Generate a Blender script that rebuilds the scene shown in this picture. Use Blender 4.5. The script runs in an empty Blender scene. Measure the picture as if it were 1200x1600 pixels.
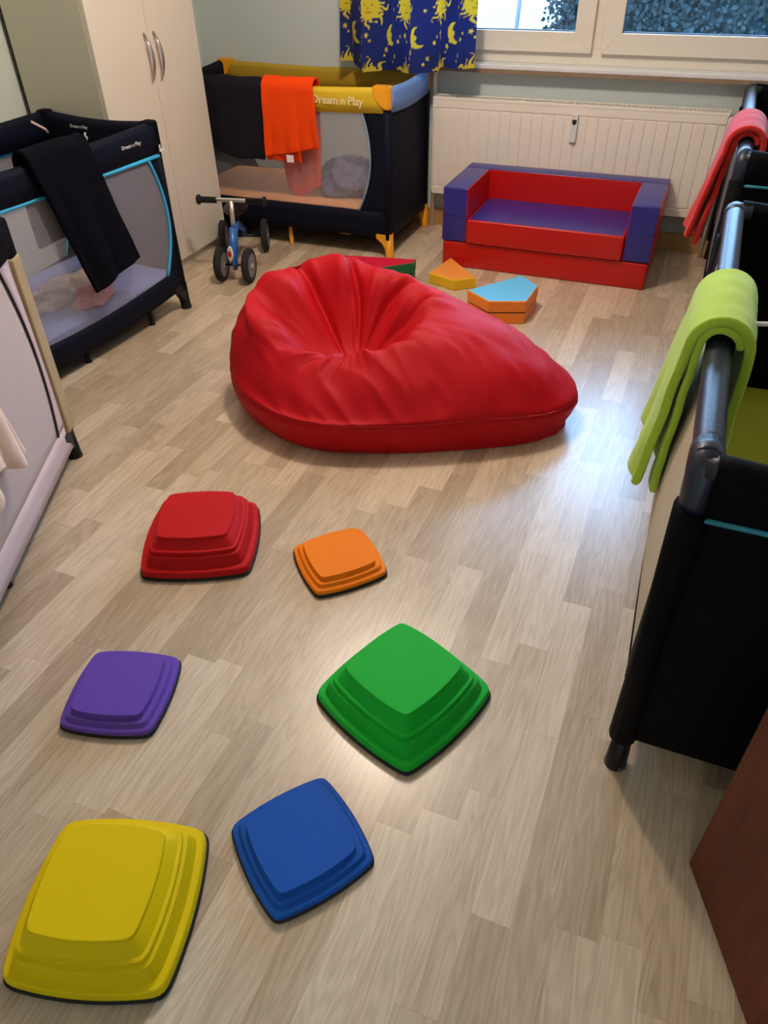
import bpy, bmesh, math, random
from mathutils import Vector, Matrix, noise
C = bpy.context.scene.collection
PI = math.pi
R = math.radians
random.seed(4)

# ---------------------------------------------------------------- materials
def mat(name, col, rough=.6, metal=0, bump=0, bscale=200, spec=.5, sheen=0, var=0, vscale=8, coat=0, emit=None, trans=0):
    m = bpy.data.materials.new(name); m.use_nodes = True
    nt = m.node_tree; b = nt.nodes['Principled BSDF']
    b.inputs['Base Color'].default_value = (*col, 1)
    b.inputs['Roughness'].default_value = rough
    b.inputs['Metallic'].default_value = metal
    b.inputs['Specular IOR Level'].default_value = spec
    b.inputs['Sheen Weight'].default_value = sheen
    b.inputs['Coat Weight'].default_value = coat
    if trans: b.inputs['Transmission Weight'].default_value = trans
    tc = nt.nodes.new('ShaderNodeTexCoord')
    if var:
        n = nt.nodes.new('ShaderNodeTexNoise'); n.inputs['Scale'].default_value = vscale; n.inputs['Detail'].default_value = 4
        mx = nt.nodes.new('ShaderNodeMix'); mx.data_type = 'RGBA'
        mx.inputs['A'].default_value = (*[c*(1-var) for c in col], 1)
        mx.inputs['B'].default_value = (*[min(1, c*(1+var)) for c in col], 1)
        nt.links.new(tc.outputs['Object'], n.inputs['Vector'])
        nt.links.new(n.outputs['Fac'], mx.inputs['Factor']); nt.links.new(mx.outputs['Result'], b.inputs['Base Color'])
    if bump:
        n = nt.nodes.new('ShaderNodeTexNoise'); n.inputs['Scale'].default_value = bscale; n.inputs['Detail'].default_value = 3
        bp = nt.nodes.new('ShaderNodeBump'); bp.inputs['Strength'].default_value = bump; bp.inputs['Distance'].default_value = .002
        nt.links.new(tc.outputs['Object'], n.inputs['Vector'])
        nt.links.new(n.outputs['Fac'], bp.inputs['Height']); nt.links.new(bp.outputs['Normal'], b.inputs['Normal'])
    return m

def net_mat(name, col, cover):
    m = bpy.data.materials.new(name); m.use_nodes = True
    nt = m.node_tree; b = nt.nodes['Principled BSDF']; out = nt.nodes['Material Output']
    b.inputs['Base Color'].default_value = (*col, 1); b.inputs['Roughness'].default_value = .8
    b.inputs['Specular IOR Level'].default_value = .2
    t = nt.nodes.new('ShaderNodeBsdfTransparent'); mx = nt.nodes.new('ShaderNodeMixShader')
    mx.inputs[0].default_value = cover
    nt.links.new(t.outputs[0], mx.inputs[1]); nt.links.new(b.outputs[0], mx.inputs[2]); nt.links.new(mx.outputs[0], out.inputs[0])
    return m

M = dict(
 navy=mat('navy_fabric', (.002, .0035, .013), .7, bump=.3, bscale=900, spec=.16),
 black=mat('black_fabric', (.0015, .0015, .003), .7, bump=.3, bscale=900, spec=.09),
 rail_dark=mat('dark_rail_fabric', (.006, .010, .026), .40, bump=.25, bscale=120, spec=.55),
 bplastic=mat('black_plastic', (.005, .005, .006), .4, spec=.3),
 yellow_fab=mat('yellow_fabric', (.66, .44, .012), .6, bump=.2, bscale=700),
 mustard=mat('mustard_fabric', (.42, .27, .012), .7, bump=.2, bscale=700),
 amber=mat('amber_plastic', (.85, .36, .015), .4),
 lblue=mat('light_blue_fabric', (.17, .33, .72), .5, bump=.2, bscale=700),
 cyan=mat('cyan_piping', (.035, .42, .72), .5),
 teal=mat('teal_piping', (.01, .20, .27), .5),
 greyblue=mat('grey_blue_piping', (.22, .33, .46), .6),
 darkpipe=mat('dark_piping', (.02, .018, .02), .6),
 tan=mat('tan_fabric', (.42, .31, .16), .7, bump=.6, bscale=40, var=.12, vscale=14),
 cream_fab=mat('pale_pink_fabric', (.66, .52, .52), .8, bump=.3, bscale=500),
 net_grey=net_mat('grey_net', (.50, .50, .56), .16),
 net_navy=net_mat('soft_grey_net', (.60, .58, .66), .19),
 net_white=net_mat('white_net', (.74, .62, .56), .66),
 net_tan=net_mat('beige_net', (.62, .54, .42), .8),
 mat_blue=mat('blue_sheet', (.20, .25, .55), .85, var=.12, vscale=6, bump=.4, bscale=60),
 mat_peach=mat('peach_sheet', (.90, .40, .17), .85, var=.12, vscale=5, bump=.4, bscale=60),
 mat_pink=mat('pink_sheet', (.62, .40, .44), .85, var=.12, vscale=5, bump=.4, bscale=60),
 mat_green=mat('olive_green_sheet', (.38, .42, .02), .8, var=.08, vscale=5, bump=.3, bscale=60),
 mat_dark=mat('dark_sheet', (.015, .015, .02), .8),
 towel_black=mat('black_terry', (.0035, .0035, .007), .95, bump=.8, bscale=500, spec=.08),
 towel_char=mat('charcoal_terry', (.010, .009, .015), .95, bump=.8, bscale=500, spec=.15),
 towel_orange=mat('orange_terry', (.86, .062, .003), .95, bump=1, bscale=420, spec=.15),
 towel_coral=mat('coral_fleece', (.55, .020, .012), .9, bump=.6, bscale=400, spec=.2, sheen=.2),
 towel_green=mat('lime_fleece', (.45, .66, .05), .9, bump=.6, bscale=400, spec=.2, sheen=.3),
 towel_peach=mat('peach_fleece', (.86, .66, .53), .9, bump=.6, bscale=300, spec=.2, sheen=.2),
 label=mat('white_label', (.8, .8, .76), .6),
 text_cream=mat('cream_print', (.85, .74, .42), .6),
 text_white=mat('white_print', (.6, .6, .62), .6),
 cloth_pink=mat('rose_cloth', (.74, .26, .28), .9, var=.2, vscale=8),
 cloth_cream=mat('cream_cloth', (.68, .55, .50), .9, var=.2, vscale=12),
 bag=mat('grey_violet_quilt', (.17, .17, .30), .7, var=.6, vscale=22),
 bean=mat('red_nylon', (.47, .001, .006), .60, bump=.12, bscale=900, spec=.2),
 beans=mat('red_piping', (.52, .002, .010), .6),
 vred=mat('red_vinyl', (.50, .004, .002), .36, bump=.08, bscale=60),
 vblue=mat('blue_vinyl', (.020, .022, .22), .30, bump=.1, bscale=40),
 vsky=mat('sky_blue_vinyl', (.10, .52, .86), .4, bump=.1, bscale=40),
 vorange=mat('orange_vinyl', (.85, .24, .012), .42, bump=.1, bscale=40),
 vorange2=mat('bright_orange_vinyl', (.86, .30, .05), .42, bump=.1, bscale=40),
 vyellow=mat('yellow_vinyl', (.78, .50, .005), .42),
 vgreen=mat('dark_green_vinyl', (.0, .12, .03), .42),
 vpink=mat('crimson_vinyl', (.62, .008, .04), .42),
 vblack=mat('black_vinyl', (.01, .01, .01), .6),
 s_red=mat('red_plastic', (.50, .006, .008), .6, bump=.15, bscale=700, spec=.16),
 s_orange=mat('orange_plastic', (.86, .21, .004), .6, bump=.15, bscale=700, spec=.16),
 s_green=mat('green_plastic', (.006, .42, .03), .6, bump=.15, bscale=700, spec=.16),
 s_purple=mat('purple_plastic', (.13, .065, .42), .58, bump=.15, bscale=700, spec=.16),
 s_blue=mat('blue_plastic', (.006, .085, .42), .58, bump=.15, bscale=700, spec=.16),
 s_yellow=mat('yellow_plastic', (.82, .60, .001), .58, bump=.15, bscale=700, spec=.16),
 rubber=mat('black_rubber', (.008, .008, .010), .8),
 wall=mat('pale_blue_plaster', (.55, .62, .61), .9, bump=.3, bscale=60),
 wall2=mat('pale_green_plaster', (.60, .66, .58), .9, bump=.3, bscale=60),
 ceil=mat('white_ceiling', (.8, .79, .76), .9),
 oak=mat('oak_trim', (.42, .25, .09), .5, var=.15, vscale=10),
 sill=mat('white_sill', (.72, .72, .72), .35),
 silledge=mat('brown_sill_edge', (.26, .17, .10), .6, var=.3, vscale=30),
 pvc=mat('white_pvc', (.74, .68, .58), .38),
 gasket=mat('window_gasket', (.02, .03, .06), .6),
 radw=mat('cream_enamel', (.86, .79, .68), .38),
 radd=mat('radiator_inside', (.42, .38, .32), .6),
 ward=mat('cream_laminate', (.74, .67, .56), .42, var=.03, vscale=2),
 wards=mat('khaki_cream_laminate', (.60, .57, .44), .42, var=.03, vscale=2),
 wardback=mat('gap_shade_hardboard', (.04, .032, .026), .9),
 chrome=mat('brushed_chrome', (.62, .60, .62), .3, 1),
 steel=mat('silver_tube', (.72, .70, .68), .35, .9),
 bluep=mat('blue_paint', (.02, .12, .42), .35, spec=.6),
 redp=mat('red_sticker', (.6, .02, .02), .5),
 grey=mat('grey_hub', (.18, .17, .19), .5),
 lampw=mat('lamp_plate', (.8, .8, .78), .5),
 cable=mat('white_cable', (.72, .72, .74), .5),
 hedge=mat('hedge_leaves', (.007, .016, .018), .7, var=.8, vscale=3, spec=.2),
 pave=mat('pale_paving', (.12, .11, .078), .8, var=.15, vscale=1),
 render=mat('pale_render', (.78, .80, .80), .8, var=.05),
)
# mattress fabrics etc. done; wood door
def wood_door():
    m = bpy.data.materials.new('mahogany_veneer'); m.use_nodes = True
    nt = m.node_tree; b = nt.nodes['Principled BSDF']; N = nt.nodes.new; L = nt.links.new
    tc = N('ShaderNodeTexCoord'); mp = N('ShaderNodeMapping'); mp.inputs['Scale'].default_value = (30, 30, 1.6)
    n = N('ShaderNodeTexNoise'); n.inputs['Scale'].default_value = 1.2; n.inputs['Detail'].default_value = 6; n.inputs['Distortion'].default_value = 1.2
    cr = N('ShaderNodeValToRGB'); e = cr.color_ramp.elements
    e[0].position = .3; e[0].color = (.085, .014, .005, 1); e[1].position = .7; e[1].color = (.165, .034, .013, 1)
    L(tc.outputs['Object'], mp.inputs[0]); L(mp.outputs[0], n.inputs[0]); L(n.outputs['Fac'], cr.inputs[0]); L(cr.outputs[0], b.inputs['Base Color'])
    b.inputs['Roughness'].default_value = .5; b.inputs['Specular IOR Level'].default_value = .22
    return m
M['door'] = wood_door()

def floor_mat():
    m = bpy.data.materials.new('oak_laminate'); m.use_nodes = True
    nt = m.node_tree; b = nt.nodes['Principled BSDF']; N = nt.nodes.new; L = nt.links.new
    g = N('ShaderNodeNewGeometry'); sp = N('ShaderNodeSeparateXYZ'); L(g.outputs['Position'], sp.inputs[0])
    def mth(op, a, bb=None, c=None):
        q = N('ShaderNodeMath'); q.operation = op
        for i, v in enumerate((a, bb, c)):
            if v is None: continue
            if isinstance(v, (int, float)): q.inputs[i].default_value = v
            else: L(v, q.inputs[i])
        return q.outputs[0]
    xr = mth('ADD', mth('DIVIDE', sp.outputs['X'], .0765), 100.3)
    row = mth('FLOOR', xr); fx = mth('FRACT', xr)
    wn = N('ShaderNodeTexWhiteNoise'); wn.noise_dimensions = '1D'; L(row, wn.inputs['W'])
    yy = mth('ADD', mth('DIVIDE', sp.outputs['Y'], .43), mth('MULTIPLY', wn.outputs['Value'], 7.0))
    col = mth('FLOOR', yy); fy = mth('FRACT', yy)
    cv = N('ShaderNodeCombineXYZ'); L(row, cv.inputs[0]); L(col, cv.inputs[1])
    w2 = N('ShaderNodeTexWhiteNoise'); w2.noise_dimensions = '2D'; L(cv.outputs[0], w2.inputs['Vector'])
    w3 = N('ShaderNodeTexWhiteNoise'); w3.noise_dimensions = '3D'
    cv3 = N('ShaderNodeCombineXYZ'); L(row, cv3.inputs[0]); L(col, cv3.inputs[1]); cv3.inputs[2].default_value = 7.7; L(cv3.outputs[0], w3.inputs['Vector'])
    cr = N('ShaderNodeValToRGB'); e = cr.color_ramp.elements
    e[0].position = 0; e[0].color = (.43, .325, .235, 1); e[1].position = 1; e[1].color = (.64, .515, .395, 1)
    k = e.new(.35); k.color = (.50, .385, .28, 1); k = e.new(.65); k.color = (.57, .445, .335, 1)
    L(w2.outputs['Value'], cr.inputs[0])
    # grain coordinates
    gx = mth('ADD', mth('MULTIPLY', sp.outputs['X'], 1.0), mth('MULTIPLY', w2.outputs['Value'], 13.0))
    gy = mth('ADD', mth('MULTIPLY', sp.outputs['Y'], .085), mth('MULTIPLY', w3.outputs['Value'], 9.0))
    gc = N('ShaderNodeCombineXYZ'); L(gx, gc.inputs[0]); L(gy, gc.inputs[1])
    n1 = N('ShaderNodeTexNoise'); n1.inputs['Scale'].default_value = 22; n1.inputs['Detail'].default_value = 2; n1.inputs['Distortion'].default_value = .6
    L(gc.outputs[0], n1.inputs['Vector'])
    ring = mth('FRACT', mth('MULTIPLY', n1.outputs['Fac'], 9.0))
    ring = mth('ABSOLUTE', mth('SUBTRACT', ring, .5))
    n2 = N('ShaderNodeTexNoise'); n2.inputs['Scale'].default_value = 150; n2.inputs['Detail'].default_value = 4; L(gc.outputs[0], n2.inputs['Vector'])
    n4 = N('ShaderNodeTexNoise'); n4.inputs['Scale'].default_value = 7; n4.inputs['Detail'].default_value = 2; L(gc.outputs[0], n4.inputs['Vector'])
    v = mth('ADD', mth('MULTIPLY', ring, .36), mth('MULTIPLY', n2.outputs['Fac'], .40))
    v = mth('ADD', v, mth('MULTIPLY', n4.outputs['Fac'], .50))
    v = mth('ADD', v, .47)
    # joints
    e1 = mth('GREATER_THAN', mth('ABSOLUTE', mth('SUBTRACT', fx, .5)), .488)
    e2 = mth('GREATER_THAN', mth('ABSOLUTE', mth('SUBTRACT', fy, .5)), .4975)
    ed = mth('MAXIMUM', e1, e2)
    v = mth('MULTIPLY', v, mth('SUBTRACT', 1.0, mth('MULTIPLY', ed, .10)))
    # knots
    vo = N('ShaderNodeTexVoronoi'); vo.inputs['Scale'].default_value = 3.1; 
    kc = N('ShaderNodeCombineXYZ'); L(mth('MULTIPLY', sp.outputs['X'], 1.6), kc.inputs[0]); L(mth('MULTIPLY', sp.outputs['Y'], .8), kc.inputs[1]); L(kc.outputs[0], vo.inputs['Vector'])
    kn = N('ShaderNodeMapRange'); kn.inputs['From Min'].default_value = .0; kn.inputs['From Max'].default_value = .045; kn.inputs['To Min'].default_value = .62; kn.inputs['To Max'].default_value = 1
    L(vo.outputs['Distance'], kn.inputs['Value'])
    v = mth('MULTIPLY', v, kn.outputs['Result'])
    hsv = N('ShaderNodeMix'); hsv.data_type = 'RGBA'; hsv.blend_type = 'MULTIPLY'; hsv.inputs['Factor'].default_value = 1
    cb = N('ShaderNodeCombineColor'); L(v, cb.inputs[0]); L(mth('POWER', v, 1.15), cb.inputs[1]); L(mth('MULTIPLY', mth('POWER', v, 1.35), .93), cb.inputs[2])
    L(cr.outputs[0], hsv.inputs['A']); L(cb.outputs[0], hsv.inputs['B']); L(hsv.outputs['Result'], b.inputs['Base Color'])
    b.inputs['Roughness'].default_value = .27; b.inputs['Specular IOR Level'].default_value = .85
    bp = N('ShaderNodeBump'); bp.inputs['Strength'].default_value = .05; bp.inputs['Distance'].default_value = .001
    L(v, bp.inputs['Height']); L(bp.outputs[0], b.inputs['Normal'])
    return m
M['floor'] = floor_mat()

# ---------------------------------------------------------------- helpers
def link(o, parent=None):
    C.objects.link(o)
    if parent is not None: o.parent = parent
    return o
def make(name, verts, faces, m, parent=None, smooth=False):
    me = bpy.data.meshes.new(name); me.from_pydata([tuple(v) for v in verts], [], faces)
    if not isinstance(m, (list, tuple)): m = [m]
    for q in m: me.materials.append(q)
    if smooth:
        me.polygons.foreach_set('use_smooth', [True]*len(me.polygons))
    me.update()
    return link(bpy.data.objects.new(name, me), parent)
def from_bm(name, bm, m, parent=None, smooth=False):
    bmesh.ops.recalc_face_normals(bm, faces=bm.faces)
    me = bpy.data.meshes.new(name); bm.to_mesh(me); bm.free()
    if not isinstance(m, (list, tuple)): m = [m]
    for q in m: me.materials.append(q)
    if smooth: me.polygons.foreach_set('use_smooth', [True]*len(me.polygons))
    return link(bpy.data.objects.new(name, me), parent)
def tag(o, label=None, cat=None, group=None, kind=None):
    if label: o['label'] = label
    if cat: o['category'] = cat
    if group: o['group'] = group
    if kind: o['kind'] = kind
    return o
def thing(name, loc, rz, label, cat, group=None):
    o = bpy.data.objects.new(name, None); o.empty_display_size = .1
    C.objects.link(o); o.location = loc; o.rotation_euler = (0, 0, rz)
    return tag(o, label, cat, group)
def add_box(bm, x0, x1, y0, y1, z0, z1, bev=0, seg=2, mi=0):
    b2 = bmesh.new(); bmesh.ops.create_cube(b2, size=1)
    for v in b2.verts:
        v.co = Vector(((x0+x1)/2+v.co.x*(x1-x0), (y0+y1)/2+v.co.y*(y1-y0), (z0+z1)/2+v.co.z*(z1-z0)))
    if bev: bmesh.ops.bevel(b2, geom=b2.edges[:], offset=bev, segments=seg, affect='EDGES', profile=.6)
    for f in b2.faces: f.material_index = mi
    me = bpy.data.meshes.new('t'); b2.to_mesh(me); b2.free(); bm.from_mesh(me); bpy.data.meshes.remove(me)
def box(name, x0, x1, y0, y1, z0, z1, m, parent=None, bev=0, seg=2, smooth=False):
    bm = bmesh.new(); add_box(bm, x0, x1, y0, y1, z0, z1, bev, seg); return from_bm(name, bm, m, parent, smooth)
def add_tube(bm, pts, rad, n=10, caps=True, ell=None):
    pts = [Vector(p) for p in pts]; rings = []
    up = Vector((0, 0, 1)); prev = None
    for i, p in enumerate(pts):
        t = (pts[min(i+1, len(pts)-1)]-pts[max(i-1, 0)]).normalized()
        ref = up if abs(t.z) < .95 else Vector((1, 0, 0))
        if prev is not None and abs(t.z) >= .9: ref = prev
        a = t.cross(ref).normalized(); b = a.cross(t).normalized(); prev = b
        r = rad[i] if isinstance(rad, (list, tuple)) else rad
        ra, rb = (r, r) if ell is None else (r*ell[0], r*ell[1])
        rings.append([bm.verts.new(p+a*math.cos(2*PI*k/n)*ra+b*math.sin(2*PI*k/n)*rb) for k in range(n)])
    for i in range(len(rings)-1):
        for k in range(n):
            f = bm.faces.new((rings[i][k], rings[i][(k+1) % n], rings[i+1][(k+1) % n], rings[i+1][k])); f.smooth = True
    if caps:
        bm.faces.new(rings[0][::-1]); bm.faces.new(rings[-1])
def tube(name, pts, rad, m, parent=None, n=10, ell=None):
    bm = bmesh.new(); add_tube(bm, pts, rad, n, True, ell); return from_bm(name, bm, m, parent)
def add_prism(bm, poly, z0, z1, bev=0, mi=0, seg=2):
    b2 = bmesh.new()
    lo = [b2.verts.new((x, y, z0)) for x, y in poly]; hi = [b2.verts.new((x, y, z1)) for x, y in poly]
    b2.faces.new(lo[::-1]); b2.faces.new(hi); n = len(poly)
    for i in range(n): b2.faces.new((lo[i], lo[(i+1) % n], hi[(i+1) % n], hi[i]))
    bmesh.ops.recalc_face_normals(b2, faces=b2.faces)
    if bev: bmesh.ops.bevel(b2, geom=b2.edges[:], offset=bev, segments=seg, affect='EDGES', profile=.5)
    for f in b2.faces: f.material_index = mi
    me = bpy.data.meshes.new('t'); b2.to_mesh(me); b2.free(); bm.from_mesh(me); bpy.data.meshes.remove(me)
def grid(name, nu, nv, fn, m, parent=None, thick=0, smooth=True, off=0, sub=0, keep=None):
    vs = [fn(i/nu, j/nv) for j in range(nv+1) for i in range(nu+1)]
    fs = [(j*(nu+1)+i, j*(nu+1)+i+1, (j+1)*(nu+1)+i+1, (j+1)*(nu+1)+i) for j in range(nv) for i in range(nu) if keep is None or keep((i+.5)/nu, (j+.5)/nv)]
    o = make(name, vs, fs, m, parent, smooth)
    if thick:
        s = o.modifiers.new('s', 'SOLIDIFY'); s.thickness = thick; s.offset = off
    if sub:
        s = o.modifiers.new('b', 'SUBSURF'); s.levels = sub; s.render_levels = sub
    return o
def text_mesh(name, s, size, m, parent, loc, rot, extrude=.0006, squeeze=1, bold=0):
    cu = bpy.data.curves.new('txt', 'FONT'); cu.body = s; cu.size = size; cu.extrude = extrude; cu.align_x = 'CENTER'; cu.align_y = 'CENTER'
    cu.offset = bold; cu.resolution_u = 4
    t = bpy.data.objects.new('txt', cu); C.objects.link(t)
    bpy.context.view_layer.update()
    me = bpy.data.meshes.new_from_object(t.evaluated_get(bpy.context.evaluated_depsgraph_get()))
    bpy.data.objects.remove(t); bpy.data.curves.remove(cu)
    me.materials.clear(); me.materials.append(m)
    o = bpy.data.objects.new(name, me); link(o, parent); o.location = loc; o.rotation_euler = rot; o.scale = (squeeze, 1, 1)
    return o
def sm(a, b, x):
    t = max(0, min(1, (x-a)/(b-a))); return t*t*(3-2*t)
def interp(tab, x):
    if x <= tab[0][0]: return tab[0][1]
    for (a, va), (b, vb) in zip(tab, tab[1:]):
        if x <= b:
            t = (x-a)/(b-a); return va+(vb-va)*t
    return tab[-1][1]
def struct(o): o['kind'] = 'structure'; return o

# ---------------------------------------------------------------- room shell
XL, XR, YB, YF, ZC = -2.885, .86, 4.29, -.02, 2.5
struct(box('floor', XL-.1, 1.6, -1.9, YB+.1, -.1, 0, M['floor']))
struct(box('ceiling', XL-.1, 1.6, -1.9, YB+.1, ZC, ZC+.1, M['ceil']))
struct(box('wall_left', XL-.1, XL, YF-.12, YB+.1, 0, ZC, M['wall2']))
struct(box('wall_right', XR, XR+.1, YF-.12, YB+.1, 0, ZC, M['wall']))
# window opening x from WX0 to WX1, z from WZ0
WX0, WX1, WZ0, WZ1 = -1.80, .60, .80, 2.12
bm = bmesh.new()
add_box(bm, XL, XR, YB, YB+.30, 0, WZ0)
add_box(bm, XL, XR, YB, YB+.30, WZ1, ZC)
add_box(bm, XL, WX0, YB, YB+.30, WZ0, WZ1)
add_box(bm, WX1, XR, YB, YB+.30, WZ0, WZ1)
struct(from_bm('wall_back', bm, M['wall']))
bm = bmesh.new()
add_box(bm, XL, -.27, YF-.12, YF, 0, ZC); add_box(bm, .66, XR, YF-.12, YF, 0, ZC); add_box(bm, -.27, .66, YF-.12, YF, 2.06, ZC)
struct(from_bm('wall_front', bm, M['wall2']))
bm = bmesh.new()
add_box(bm, -1.2, 1.6, -1.9, -1.8, 0, ZC); add_box(bm, -1.3, -1.2, -1.9, YF-.12, 0, ZC); add_box(bm, 1.5, 1.6, -1.8, YF-.12, 0, ZC)
struct(from_bm('wall_hallway', bm, M['wall2']))
# baseboards
def baseboard(name, x0, x1, y0, y1):
    struct(box(name, x0, x1, y0, y1, 0, .092, M['oak'], bev=.004))
baseboard('baseboard_back', XL, XR, YB-.018, YB)
baseboard('baseboard_right', XR-.018, XR, YF, YB-.018)
baseboard('baseboard_left', XL, XL+.018, YF, 2.82)
# sill
bm = bmesh.new()
add_box(bm, WX0-.06, WX1+.06, YB-.075, YB+.06, .818, .838, .004)
add_box(bm, WX0-.06, WX1+.06, YB-.072, YB-.058, .801, .818, mi=1)
add_box(bm, WX0-.06, WX1+.06, YB-.058, YB+.0, .801, .818, mi=0)
struct(from_bm('trim_1', bm, [M['sill'], M['silledge']]))
# window: fixed frame with two sashes
wf = struct(bpy.data.objects.new('window_1', None)); C.objects.link(wf); wf.location = (0, YB, 0)
bm = bmesh.new(); y0, y1 = .03, .10
add_box(bm, WX0, WX1, y0, y1, .838, .905, .003); add_box(bm, WX0, WX1, y0, y1, WZ1-.05, WZ1, .003)
add_box(bm, WX0, WX0+.05, y0, y1, .905, WZ1-.05, .003); add_box(bm, WX1-.05, WX1, y0, y1, .905, WZ1-.05, .003)
add_box(bm, -.668, -.588, y0, y1, .905, WZ1-.05, .003)
from_bm('window_frame', bm, M['pvc'], wf)
def sash(x0, x1, z0, z1):
    w = .088; bm = bmesh.new(); ya, yb = .005, .075
    def bar(poly):
        b2 = bmesh.new()
        f = [b2.verts.new((x, ya, z)) for x, z in poly]; k = [b2.verts.new((x, yb, z)) for x, z in poly]
        b2.faces.new(f); b2.faces.new(k[::-1])
        for i in range(4): b2.faces.new((f[i], k[i], k[(i+1) % 4], f[(i+1) % 4]))
        bmesh.ops.recalc_face_normals(b2, faces=b2.faces)
        bmesh.ops.bevel(b2, geom=b2.edges[:], offset=.0025, segments=1, affect='EDGES')
        me = bpy.data.meshes.new('t'); b2.to_mesh(me); b2.free(); bm.from_mesh(me); bpy.data.meshes.remove(me)
    a = (x0, z0); b = (x1, z0); c = (x1, z1); d = (x0, z1)
    a2 = (x0+w, z0+w); b2_ = (x1-w, z0+w); c2 = (x1-w, z1-w); d2 = (x0+w, z1-w)
    bar([a, b, b2_, a2]); bar([b, c, c2, b2_]); bar([c, d, d2, c2]); bar([d, a, a2, d2])
    s = from_bm('window_sash', bm, M['pvc'], wf)
    bm = bmesh.new(); g = .006
    for q in ((x0+w-g, x1-w+g, z0+w-g, z0+w+.004), (x0+w-g, x1-w+g, z1-w-.004, z1-w+g), (x0+w-g, x0+w+.004, z0+w, z1-w), (x1-w-.004, x1-w+g, z0+w, z1-w)):
        add_box(bm, q[0], q[1], .03, .045, q[2], q[3])
    from_bm('gasket', bm, M['gasket'], s)
    gl = bpy.data.materials.get('window_glass')
    if gl is None:
        gl = bpy.data.materials.new('window_glass'); gl.use_nodes = True; nt = gl.node_tree; out = nt.nodes['Material Output']
        nt.nodes.remove(nt.nodes['Principled BSDF'])
        t = nt.nodes.new('ShaderNodeBsdfTransparent'); t.inputs[0].default_value = (.90, .95, .97, 1)
        gs = nt.nodes.new('ShaderNodeBsdfGlossy'); gs.inputs['Roughness'].default_value = .02
        fr = nt.nodes.new('ShaderNodeFresnel'); fr.inputs[0].default_value = 1.45
        mx = nt.nodes.new('ShaderNodeMixShader'); nt.links.new(fr.outputs[0], mx.inputs[0]); nt.links.new(t.outputs[0], mx.inputs[1]); nt.links.new(gs.outputs[0], mx.inputs[2]); nt.links.new(mx.outputs[0], out.inputs[0])
    box('pane', x0+w-.004, x1-w+.004, .034, .040, z0+w-.004, z1-w+.004, gl, s)
sash(WX0+.03, -.652, .889, WZ1-.03); sash(-.606, WX1-.03, .889, WZ1-.03)
# heating pipe left of the radiator
p = tube('heating_pipe', [(-1.437, 4.262, .0), (-1.437, 4.262, ZC)], .011, M['radw'], n=14)
tag(p, 'thin cream heating pipe running up the wall between travel cot and radiator', 'pipe')

# ---------------------------------------------------------------- door leaf
fx, fy = .268, .851; hx, hy = .625, .055
ang = math.atan2(fy-hy, fx-hx); ln = math.hypot(fx-hx, fy-hy)
d = struct(bpy.data.objects.new('door_1', None)); C.objects.link(d); d.location = (hx, hy, 0); d.rotation_euler = (0, 0, ang)
box('door_leaf', 0, ln, -.04, 0, .006, 2.03, M['door'], d, bev=.0015)
bm = bmesh.new(); add_tube(bm, [(ln-.065, -.001, 1.05), (ln-.065, .035, 1.05), (ln-.075, .047, 1.05), (ln-.19, .047, 1.05)], .009, 10)
add_box(bm, ln-.085, ln-.045, 0, .007, .93, 1.12, .003)
from_bm('door_handle', bm, M['chrome'], d)

# ---------------------------------------------------------------- wardrobe
wx0, wx1, wy0, wy1, wh = -2.862, -2.43, 2.835, 3.592, 2.0
t = thing('wardrobe', ((wx0+wx1)/2, (wy0+wy1)/2, 0), 0, 'tall cream two-door wardrobe with curved metal handles in the left corner', 'wardrobe')
cx, cy = (wx0+wx1)/2, (wy0+wy1)/2; hx_, hy_ = (wx1-wx0)/2, (wy1-wy0)/2
bm = bmesh.new()
add_box(bm, -hx_+.006, hx_-.02, -hy_, -hy_+.018, 0, wh, .001); add_box(bm, -hx_+.006, hx_-.02, hy_-.018, hy_, 0, wh, .001)
add_box(bm, -hx_+.006, hx_-.02, -hy_+.018, hy_-.018, wh-.018, wh); add_box(bm, -hx_+.006, hx_-.02, -hy_+.018, hy_-.018, .05, .068)
add_box(bm, hx_-.045, hx_-.025, -hy_+.018, hy_-.018, 0, .05)
from_bm('carcass', bm, M['wards'], t)
box('back_panel', -hx_-.006, -hx_+.006, -hy_+.002, hy_-.002, .01, wh, M['wardback'], t)  # back panel coloured dark to stand in for shade in the wall gap
for s, ya, yb in ((-1, -hy_+.002, -.0015), (1, .0015, hy_-.002)):
    dd = box('wardrobe_door', hx_-.018, hx_, ya, yb, .055, wh-.002, M['ward'], t, bev=.0012)
    yh = -.035 if s < 0 else .035
    pts = [(hx_+.002, yh, .80+.0)] 
    pts = [(hx_+.004+.028*math.sin(PI*k/12)**.8, yh, .862+.19*k/12) for k in range(13)]
    tube('handle', pts, [.004+.004*math.sin(PI*k/12) for k in range(13)], M['chrome'], dd, n=8, ell=(1.2, .7))

# ---------------------------------------------------------------- radiator
rx0, rx1, ry0, ry1, rz0, rz1 = -1.415, .045, 4.175, 4.265, .205, .690
t = thing('radiator', ((rx0+rx1)/2, ry1, 0), 0, 'cream panel radiator with vertical grooves under the window', 'radiator')
ox, oy = (rx0+rx1)/2, ry1; hw = (rx1-rx0)/2; D = ry0-ry1
bm = bmesh.new()
add_box(bm, -hw+.004, hw-.004, D, D+.012, rz0, rz1-.012, .003)
n = 25; pitch = (2*hw-.07)/n
for i in range(n):
    xa = -hw+.035+i*pitch
    add_box(bm, xa+.003, xa+pitch-.003, D-.0045, D+.002, rz0+.045, rz1-.055, .003, 2)
add_box(bm, -hw+.004, hw-.004, D-.004, D+.004, rz1-.05, rz1-.014, .002)
add_box(bm, -hw+.004, hw-.004, D-.004, D+.004, rz0+.002, rz0+.040, .002)
from_bm('front_panel', bm, M['radw'], t)
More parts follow.
